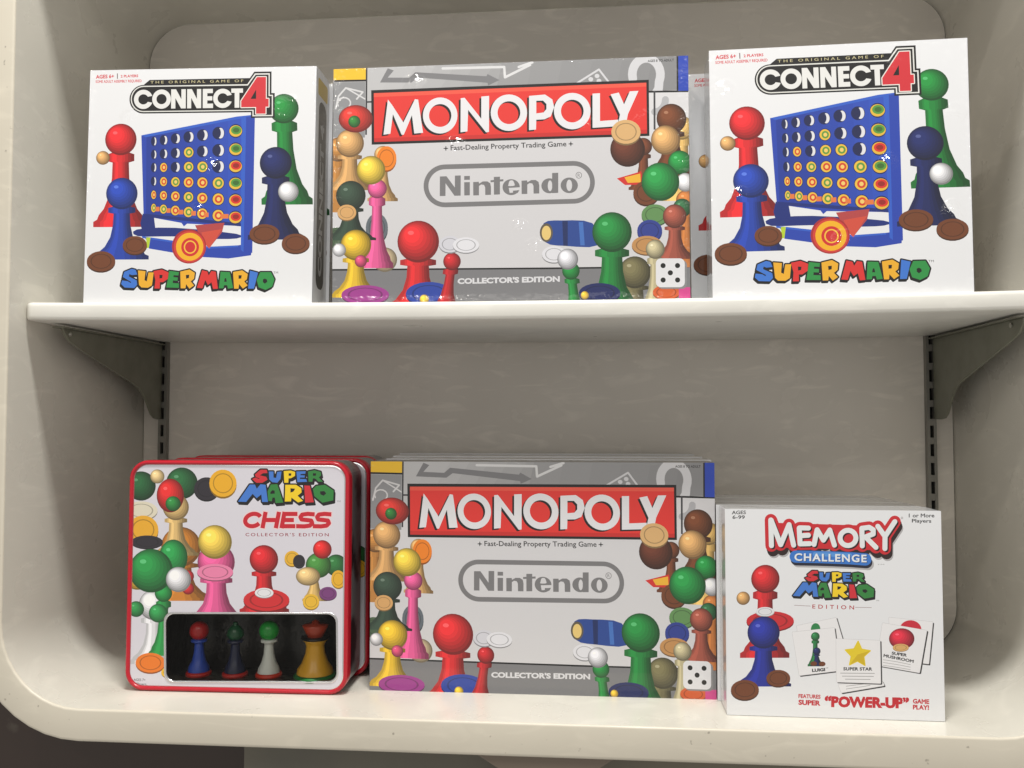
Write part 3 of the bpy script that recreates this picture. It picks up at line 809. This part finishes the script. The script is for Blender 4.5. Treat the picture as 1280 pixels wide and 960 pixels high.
cab = empty('display_cabinet', (0.016, 0, ZL-.036), 'off white display cabinet with a rounded recess holding all the boxes', 'cabinet')
def cabpart(o, parent=cab):
    o.parent = parent
    if parent is cab: o.location = (-.016, 0, -(ZL-.036))
    return o
FI = dict(x0=-.557, x1=.592, z0=ZL, z1=.505, r=.092)
BI = dict(x0=-.570, x1=.589, z0=ZL, z1=.461, r=.060)
def lerp(t): return ring(**{k: FI[k]+(BI[k]-FI[k])*t for k in FI})
v, f = loft([(lerp(t), -.0265+(.303+.0265)*t) for t in (0, .1, .25, .4, .55, .7, .85, 1)], True)
cabpart(mesh_obj('recess_lining', v, f, [MAT_WHITE], smooth=True))
def grow(d): return ring(FI['x0']-d, FI['x1']+d, FI['z0']-d, FI['z1']+d, FI['r']+d)
rr = [(grow(.0025*(1-math.cos(R(a)))), -.0265-.0025*math.sin(R(a))) for a in (0, 22, 45, 68, 90)]
rr += [(grow(.0355-.004+.004*math.sin(R(a))), -.029+.004*(1-math.cos(R(a)))) for a in (0, 22, 45, 68, 90)]
rr += [(grow(.0355), .06)]
v, f = loft(rr)
cabpart(mesh_obj('front_rim', v, f, [MAT_RIM], smooth=True))
inner = ring(BI['x0']+.0016, BI['x1']-.0016, BI['z0']+.0016, BI['z1']-.0016, BI['r'])
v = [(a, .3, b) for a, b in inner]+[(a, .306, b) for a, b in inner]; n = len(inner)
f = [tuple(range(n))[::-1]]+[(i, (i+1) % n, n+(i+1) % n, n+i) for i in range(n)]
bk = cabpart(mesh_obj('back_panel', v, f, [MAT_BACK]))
v = [(a, .3062, b) for a, b in ring(BI['x0']-.01, BI['x1']+.01, BI['z0']-.01, BI['z1']+.01, BI['r'])]
cabpart(mesh_obj('panel_seam', v, [tuple(range(n))[::-1]], [MAT_GAP]))

def upright(x):
    z0, z1 = ZL+.004, .20; w, y0, y1 = .0062, .2905, .2995
    parts = [box_geo(x-w, x-.0024, y0, y1, z0, z1), box_geo(x+.0024, x+w, y0, y1, z0, z1)]
    z = z0
    while z < z1-.012:
        parts.append(box_geo(x-.0024, x+.0024, y0+.0003, y1-.001, z, z+.0090)); z += .0254
    v, f = join_geo(parts)
    u = cabpart(mesh_obj('upright', v, f, [MAT_STEEL]))
    v, f = box_geo(x-.0026, x+.0026, .2975, .2985, z0, z1)
    b = mesh_obj('slot_backing', v, f, [plain('slot_dark', (10, 10, 10), .9)], u)
    return u
upright(-.5355); upright(.5565)

# the shelf, sagging a little
sh = empty('display_shelf', (.016, .15, 0), 'long white shelf board across the cabinet, carrying the upper row of boxes', 'shelf')
def shelf():
    x0, x1, t, yb, r = -.5585, .5905, .0205, .294, .010
    prof = [(yb, -t), (yb, 0)]
    fr = [(.005*(1-math.sin(R(a))), -.005+.005*math.cos(R(a))) for a in (0, 30, 60, 90)]
    fr += [(.004*(1-math.sin(R(a))), -t+.004-.004*math.cos(R(a))) for a in (90, 60, 30, 0)]
    prof += fr
    xs = [x0+d for d in (0, .0004, .001, .0025, .005, .0075, .010)]+[x0+.010+(x1-x0-.020)*i/22 for i in range(1, 22)]+[x1-d for d in (.010, .0075, .005, .0025, .001, .0004, 0)]
    V, F = [], []
    for x in xs:
        d = min(x-x0, x1-x); off = 0 if d >= r else r-math.sqrt(max(0, r*r-(r-d)**2))
        for y, z in prof: V.append((x-.016, (y+off if y < .1 else y)-.15, z+SHZ(x)))
    n = len(prof)
    for k in range(len(xs)-1):
        for i in range(n):
            j = (i+1) % n; F.append((k*n+i, (k+1)*n+i, (k+1)*n+j, k*n+j))
    F += [tuple(range(n)), tuple(range((len(xs)-1)*n, len(xs)*n))[::-1]]
    o = mesh_obj('board', V, F, [MAT_SHELF], sh, smooth=True)
    m = o.modifiers.new('edges', 'EDGE_SPLIT'); m.split_angle = R(40)
    return o
shelf()

def bracket(x, label):
    b = empty('shelf_bracket', (x, .285, -.08), label, 'bracket', 'brackets under the shelf')
    pr = [(.031,-.0262),(.034,-.033),(.044,-.042),(.068,-.0505),(.132,-.069),(.195,-.087),(.212,-.093),(.225,-.103),(.236,-.117),(.245,-.1285),(.254,-.134),(.266,-.1355),(.289,-.1355),(.289,-.0262)]
    if x < 0: pr = [((y+.9663)*1.014-.9663, min(-.0262, -.1368+(z+.1368)*1.014)) for y, z in pr]; pr = [(min(y, .291), z) for y, z in pr]
    n = len(pr); V = [(s*.0016, y-.285, z+.08) for s in (-1, 1) for y, z in pr]
    F = [tuple(range(n)), tuple(range(n, 2*n))[::-1]]+[(i, n+i, n+(i+1) % n, (i+1) % n) for i in range(n)]
    bevel(mesh_obj('plate', V, F, [MAT_METAL], b), .0006, 2)
    v, f = box_geo(-.007, .007, .036-.285, .289-.285, -.0262+.08, -.0247+.08)
    mesh_obj('flange', v, f, [MAT_METAL], b)
    V, F = lathe([(0, 0), (.0028, 0), (.0028, .0012), (.0016, .002), (0, .002)], 12)
    s = mesh_obj('screw', [(p[2], p[0], p[1]) for p in V], F, [plain('screw_head', (190, 188, 180), .3, .8)], b)
    s.location = (.0016 if x < 0 else -.0036, .058-.285, -.032+.08)
    return b

def lathe(prof, n=28):
    V, F = [], []
    for r, z in prof:
        for i in range(n): a = 2*math.pi*i/n; V.append((r*math.cos(a), r*math.sin(a), z))
    for k in range(len(prof)-1):
        for i in range(n):
            j = (i+1) % n; F.append((k*n+i, k*n+j, (k+1)*n+j, (k+1)*n+i))
    return V, F
bracket(-.5388, 'grey metal bracket under the left end of the white shelf')
bracket(.5606, 'grey metal bracket under the right end of the white shelf')

# what shows below the cabinet
v, f = join_geo([box_geo(-.30, 1.2, .03, .05, -1.1, ZL-.0375)])
o = mesh_obj('wall_below', v, f, [plain('dim_wall', (122, 116, 102), .7, noise=(3, (100, 98, 90), .4, .7))]); tag(o, kind='structure')
v, f = box_geo(-1.6, -.302, .07, .09, -1.1, ZL-.003)
v2, f2 = box_geo(-1.6, -.574, .07, .09, ZL-.003, .9)
v, f = join_geo([(v, f), (v2, f2)])
o = mesh_obj('wall_behind', v, f, [plain('dark_glossy_wall', (56, 44, 38), .3, noise=(9, (96, 90, 80), .54, .62))]); tag(o, kind='structure')
hb = empty('hanging_bracket', (.04, .02, ZL-.036), 'small brown tapered bracket below the cabinet rim, near the bottom edge', 'bracket')
pr = [(-.075, 0), (.085, 0), (.055, -.020), (.022, -.034), (.018, -.075), (-.012, -.075), (-.016, -.034), (-.042, -.020)]
n = len(pr); V = [(x, y, z-.001) for y in (-.03, .008) for x, z in pr]
F = [tuple(range(n))[::-1], tuple(range(n, 2*n))]+[(i, (i+1) % n, n+(i+1) % n, n+i) for i in range(n)]
bevel(mesh_obj('bracket_body', V, F, [plain('brown_plastic', (122, 110, 98), .5)], hb), .002)

# ------------------------------------------------------------------ boxes
def pose(o, fit, z):
    o.rotation_mode = 'YXZ'
    o.location = (fit[0], fit[1], z); o.rotation_euler = (-fit[3], -fit[4], fit[2])
    return o

def carton(parent, W, H, D, c_side, c_front=WHITE):
    v, f = box_geo(-W/2, W/2, 0, D, 0, H)
    o = mesh_obj('carton', v, f, [ink(c_front), ink(c_side)], parent, [1, 1, 0, 1, 1, 1], uvs=[(.5, .5)]*8)
    return bevel(o, .0009, 2)

SQ = 'square white game boxes on the upper shelf'
cl = empty('game_box', (0, 0, 0), 'leftmost white square game box on the upper shelf, picturing a blue disc rack', 'game box', SQ)
W, H = FACE['cl'][1], FACE['cl'][2]+FACE['cl'][3]
carton(cl, W, H, .05, (214, 214, 216))
cover_grid().build(cl)
sd = Cover(.05, H); sd.add([[(0, 0), (.05, 0), (.05, H), (0, H)]], (206, 206, 208), 'side_print')
sd.add([rrect(.010, .02, .040, H-.035, .012)], (26, 26, 28), 'side_print')
sd.add([rrect(.006, H-.030, .044, H-.010, .003)], (190, 160, 60), 'side_print')
sd.add([np.array(c) for c in text('CONNECT 4', (.032, .035), (.032, H-.06), (.018, .035), 1, .05)], (150, 150, 152), 'side_print')
o = sd.build(cl)['side_print']; o.rotation_euler = (0, 0, R(90)); o.location = (W/2+.0006, 0, 0)
pose(cl, (-.3566, .0134, .0151, -.0012, -.0119), -.0026)
c = copy_tree(cl); pose(c, (-.3535, .0680, .012, 0, -.0119), -.0026)
c['label'] = 'white game box hidden behind the leftmost square box, only its dark side showing'
cr = copy_tree(cl); pose(cr, (.3636, .0107, -.0157, -.0022, .0065), -.0040)
cr['label'] = 'rightmost white square game box on the upper shelf, picturing a blue disc rack'
c = copy_tree(cl); pose(c, (.3480, .0760, -.010, 0, .0065), -.0043)
c['label'] = 'sliver of a white box between the silver box and the rightmost white box'

WD = 'wide silver property game boxes'
mu = empty('game_box', (0, 0, 0), 'wide silver game box with a red banner standing on the upper shelf', 'game box', WD)
W, H = FACE['mu'][1], FACE['mu'][2]+FACE['mu'][3]
carton(mu, W, H, .055, (70, 70, 74), (200, 200, 202))
cover_property().build(mu)
pose(mu, (.0039, .0119, .0002, -.0028, .0014), -.0053)
ml = copy_tree(mu); pose(ml, (.0355, .0691, .0022, -.0028, .0002), ZL+.0004)
ml['label'] = 'wide silver game box with a red banner in the bottom row beside the tin'
for m in ml.children:
    m.location.z -= .003 if m.name.startswith('carton') is False else .003
for i in range(3):
    b = empty('game_box', (.0355-.004*(i-1), .0691+.0565*(i+1), ZL+.0004), ['wide game box directly behind the bottom silver box, only its top edge showing',
        'wide game box third from the front in the bottom silver stack, only top edge showing', 'rearmost wide game box of the bottom silver stack, only its top edge showing'][i], 'game box', WD)
    carton(b, .40, .2680+.0012*i, .055, (176, 176, 178), (200, 200, 202))

me = empty('game_box', (0, 0, 0), 'small white game box with a red bubble title at the bottom right', 'game box', 'small white card game boxes')
W, H = FACE['me'][1], FACE['me'][2]
carton(me, W, H, .046, (206, 206, 208))
cover_cards().build(me)
pose(me, (.3517, .0168, -.0029, -.0005, .0002), ZL+.0004)
for i in range(3):
    b = copy_tree(me); pose(b, (.3487-.003*i, .0168+.0478*(i+1), -.004, 0, 0), ZL+.0004)
    b['label'] = ['small white game box directly behind the one with the red bubble title', 'small white box third from the front at bottom right, only its top edge showing', 'rearmost small white box of the bottom right stack, only its top edge showing'][i]

# ------------------------------------------------------------------ tin with a window and four pieces
TG = 'red rimmed game tins'
tin = empty('game_tin', (0, 0, 0), 'front red rimmed tin with rounded corners and a window showing four game pieces', 'tin', TG)
W, H = FACE['ch'][1], FACE['ch'][2]
MAT_RED = plain('red_enamel', (186, 26, 44), .22)
MAT_TIN = plain('printed_tin_side', (150, 150, 152), .3, .6, noise=(16, (48, 46, 50), .5, .6))
def tr(i): return [(a, b) for a, b in ring(-W/2+i, W/2-i, i, H-i, max(.022-i, .004), 8)]
v, f = loft([(tr(0), .016), (tr(0), .003), (tr(.0005), .0014), (tr(.0018), .0003), (tr(.0030), 0), (tr(.0040), .0004), (tr(.0046), .0014), (tr(.0050), .0022)], True)
mesh_obj('lid_rim', v, [q[::-1] for q in f], [MAT_RED], tin, smooth=True)
v, f = loft([(tr(.0049), .0021), (tr(.0062), .0016)])
mesh_obj('rim_bead', v, f, [plain('bright_tin', (225, 225, 228), .15, .9)], tin, smooth=True)
v, f = loft([(tr(.0012), .0155), (tr(.0012), .0655), (tr(.003), .0675)]); k = len(v)-len(tr(0)); n = len(tr(0))
f += [tuple(range(k, k+n))]
mesh_obj('tin_body', v, [q[::-1] for q in f], [MAT_TIN], tin, smooth=False)
cv, win = cover_tin()
cv.build(tin, y=.0018)
win = np.array(win)-np.array([W/2, 0])
x0, x1, z0, z1 = win[:, 0].min(), win[:, 0].max(), win[:, 1].min(), win[:, 1].max()
cw = win.mean(0)
def wr(s): 
    d = win-cw; l = np.array([(x1-x0)/2, (z1-z0)/2]); return [tuple(cw+q*(1+s/l)) for q in d]
v, f = loft([(wr(.0022), .0017), (wr(.0016), .0010), (wr(.0004), .0009), (wr(-.0004), .0022), (wr(-.0004), .004)])
mesh_obj('window_frame', v, f, [plain('bright_tin_edge', (215, 215, 218), .18, .9)], tin, smooth=True)
v, f = loft([(wr(.0003), .0026), (wr(.0003), .058)]); n = len(win); f += [tuple(range(n, 2*n))]
mesh_obj('tray', v, f, [plain('black_tray', (20, 18, 18), .3, noise=(30, (34, 30, 28), .4, .7), bump=(60, .002))], tin)
def glass():
    m, nt, b = new_mat('clear_window_plastic'); nt.nodes.remove(b)
    t = nt.nodes.new('ShaderNodeBsdfTransparent'); t.inputs[0].default_value = (.93, .93, .92, 1)
    g = nt.nodes.new('ShaderNodeBsdfGlossy'); g.inputs['Roughness'].default_value = .06
    fr = nt.nodes.new('ShaderNodeFresnel'); fr.inputs['IOR'].default_value = 1.2; mx = nt.nodes.new('ShaderNodeMixShader')
    tc = nt.nodes.new('ShaderNodeTexCoord'); ns = nt.nodes.new('ShaderNodeTexNoise'); ns.inputs['Scale'].default_value = 60
    bp = nt.nodes.new('ShaderNodeBump'); bp.inputs['Distance'].default_value = .0016
    nt.links.new(tc.outputs['Object'], ns.inputs['Vector']); nt.links.new(ns.outputs[0], bp.inputs['Height'])
    nt.links.new(bp.outputs[0], g.inputs['Normal']); nt.links.new(bp.outputs[0], fr.inputs['Normal'])
    nt.links.new(fr.outputs[0], mx.inputs[0]); nt.links.new(t.outputs[0], mx.inputs[1]); nt.links.new(g.outputs[0], mx.inputs[2])
    nt.links.new(mx.outputs[0], nt.nodes['Material Output'].inputs[0]); return m
v, f = loft([(wr(-.0002), .0026), (wr(-.0002), .0032)]); f += [tuple(range(n))[::-1], tuple(range(n, 2*n))]
mesh_obj('window_pane', v, f, [glass()], tin)
fit = (-.3172, .0412, .022, .0095, -.0009)
pose(tin, fit, ZL+.0004)
for i, (x, y) in enumerate(((-.3112, .1165), (-.3190, .1930))):
    b = empty('game_tin', (0, 0, 0), ['red rimmed tin directly behind the tin with the window, only its edge showing', 'rearmost red rimmed tin in the bottom left stack, only its top rim showing'][i], 'tin', TG)
    for ch in tin.children:
        if ch.name.split('.')[0] in ('lid_rim', 'tin_body', 'rim_bead', 'cover_print'):
            q = ch.copy(); COL.objects.link(q); q.parent = b
    pose(b, (x, y, .02, .005, 0), ZL+.0004)

# plain turned game pieces behind the window
bpy.context.view_layer.update()
TT = tracer('ch').view(140, 560, 2.909)
def gloss(name, c): return plain(name, c, .28)
def chess_piece(px, w, h, label, base_c, body_c, head_c, kind, depth=.026):
    lx = float(TT([(px, 835)])[0][0])-W/2
    p = empty('chess_piece', tin.matrix_world @ Vector((lx, depth, z0+.0009)), label, 'chess piece', 'chess pieces in the tin window')
    p.rotation_euler = (0, 0, .022)
    r = w/2
    def piece(name, prof, c):
        V, F = lathe(prof, 26); return mesh_obj(name, V, F, [gloss(name+'_plastic', c)], p, smooth=True)
    piece('base', [(0, 0), (r, 0), (r, h*.05), (r*.93, h*.075), (0, h*.08)], base_c)
    if kind == 'king':
        piece('body', [(r*.86, h*.08), (r*.82, h*.16), (r*.62, h*.26), (r*.46, h*.42), (r*.42, h*.55), (r*.5, h*.62), (r*.62, h*.66), (0, h*.67)], body_c)
        piece('collar', [(r*.3, h*.665), (r*.66, h*.67), (r*.66, h*.70), (r*.3, h*.705)], (30, 28, 26))
        piece('head', [(r*.36, h*.70), (r*.44, h*.76), (r*.62, h*.90), (r*.5, h*.92), (r*.2, h*.93), (r*.16, h*.97), (0, h)], head_c)
    else:
        piece('body', [(r*.84, h*.08), (r*.78, h*.16), (r*.55, h*.26), (r*.40, h*.40), (r*.34, h*.56), (r*.36, h*.60), (r*.62, h*.62), (r*.62, h*.655), (r*.3, h*.67)], body_c)
        hr = h*.175; cz = h*.815
        if kind == 'pawn': prof = [(hr*.35, h*.65)]+[(hr*math.sin(R(a)), cz-hr*math.cos(R(a))) for a in range(20, 181, 16)]
        else: prof = [(hr*.4, h*.65), (hr*.75, h*.70), (hr*.92, h*.76), (hr*.8, h*.84), (hr*.45, h*.92), (hr*.2, h*.945), (hr*.28, h*.965), (hr*.2, h*.99), (0, h)]
        piece('head', prof, head_c)
    return p
chess_piece(280, .030, .064, 'blue pawn with a red ball top, leftmost piece in the tin window', (190, 34, 28), (44, 74, 170), (176, 34, 36), 'pawn')
chess_piece(415, .030, .064, 'dark navy bishop with a dark green top behind the tin window', (186, 34, 28), (32, 38, 66), (24, 78, 48), 'bishop')
chess_piece(540, .031, .066, 'white pawn with a bright green ball top, third piece in the tin window', (206, 54, 32), (206, 210, 206), (34, 150, 58), 'pawn')
chess_piece(712, .050, .068, 'large yellow king piece on a green base, rightmost in the tin window', (24, 110, 48), (214, 160, 40), (170, 60, 34), 'king')

# ------------------------------------------------------------------ camera, lamps, view
cd = bpy.data.cameras.new('camera'); cam = bpy.data.objects.new('camera', cd); COL.objects.link(cam)
cd.sensor_width = 36; cd.lens = 36*CAM['f']/1280; cd.clip_start = .02; cd.clip_end = 60
cam.location = CAM['pos']; cam.rotation_euler = (R(90)+CAM['pitch'], 0, CAM['yaw'])
SC.camera = cam

def spot(name, loc, target, power, size, color, angle=60, blend=.6):
    l = bpy.data.lights.new(name, 'SPOT'); l.energy = power; l.shadow_soft_size = size; l.color = color
    l.spot_size = R(angle); l.spot_blend = blend
    o = bpy.data.objects.new(name, l); COL.objects.link(o); o.location = loc
    o.rotation_euler = (Vector(target)-Vector(loc)).to_track_quat('-Z', 'Y').to_euler(); return o
WARM = (1, .94, .85)
spot('ceiling_spot', (-.95, -3.0, 1.78), (0, 0, 0), 24, .030, WARM)
spot('ceiling_spot', (.88, -3.0, 2.20), (0, 0, 0), 24, .030, WARM)
spot('ceiling_spot', (-.75, -1.0, 1.35), (.15, 0, -.2), 13, .022, WARM, 80)
def area(name, loc, target, power, sx, sy, color):
    l = bpy.data.lights.new(name, 'AREA'); l.shape = 'RECTANGLE'; l.size = sx; l.size_y = sy; l.energy = power; l.color = color
    o = bpy.data.objects.new(name, l); COL.objects.link(o); o.location = loc
    o.rotation_euler = (Vector(target)-Vector(loc)).to_track_quat('-Z', 'Y').to_euler(); return o
area('overhead_light', (.1, -.66, 2.1), (.05, -.02, -.2), 56, .5, .22, (1, .99, .95))
area('store_ambient_fill', (.1, -3.6, 2.5), (0, 0, -.1), 20, 4.0, 1.2, (1, .96, .90))  # added fill lamp standing in for the general ambient light of the store

w = bpy.data.worlds.new('World'); SC.world = w; w.use_nodes = True
bgn = w.node_tree.nodes['Background']; bgn.inputs[0].default_value = (1.0, .96, .90, 1); bgn.inputs[1].default_value = .52
SC.view_settings.view_transform = 'Standard'; SC.view_settings.look = 'None'
SC.view_settings.exposure = 0.04; SC.view_settings.gamma = 1; SC.view_settings.use_curve_mapping = False
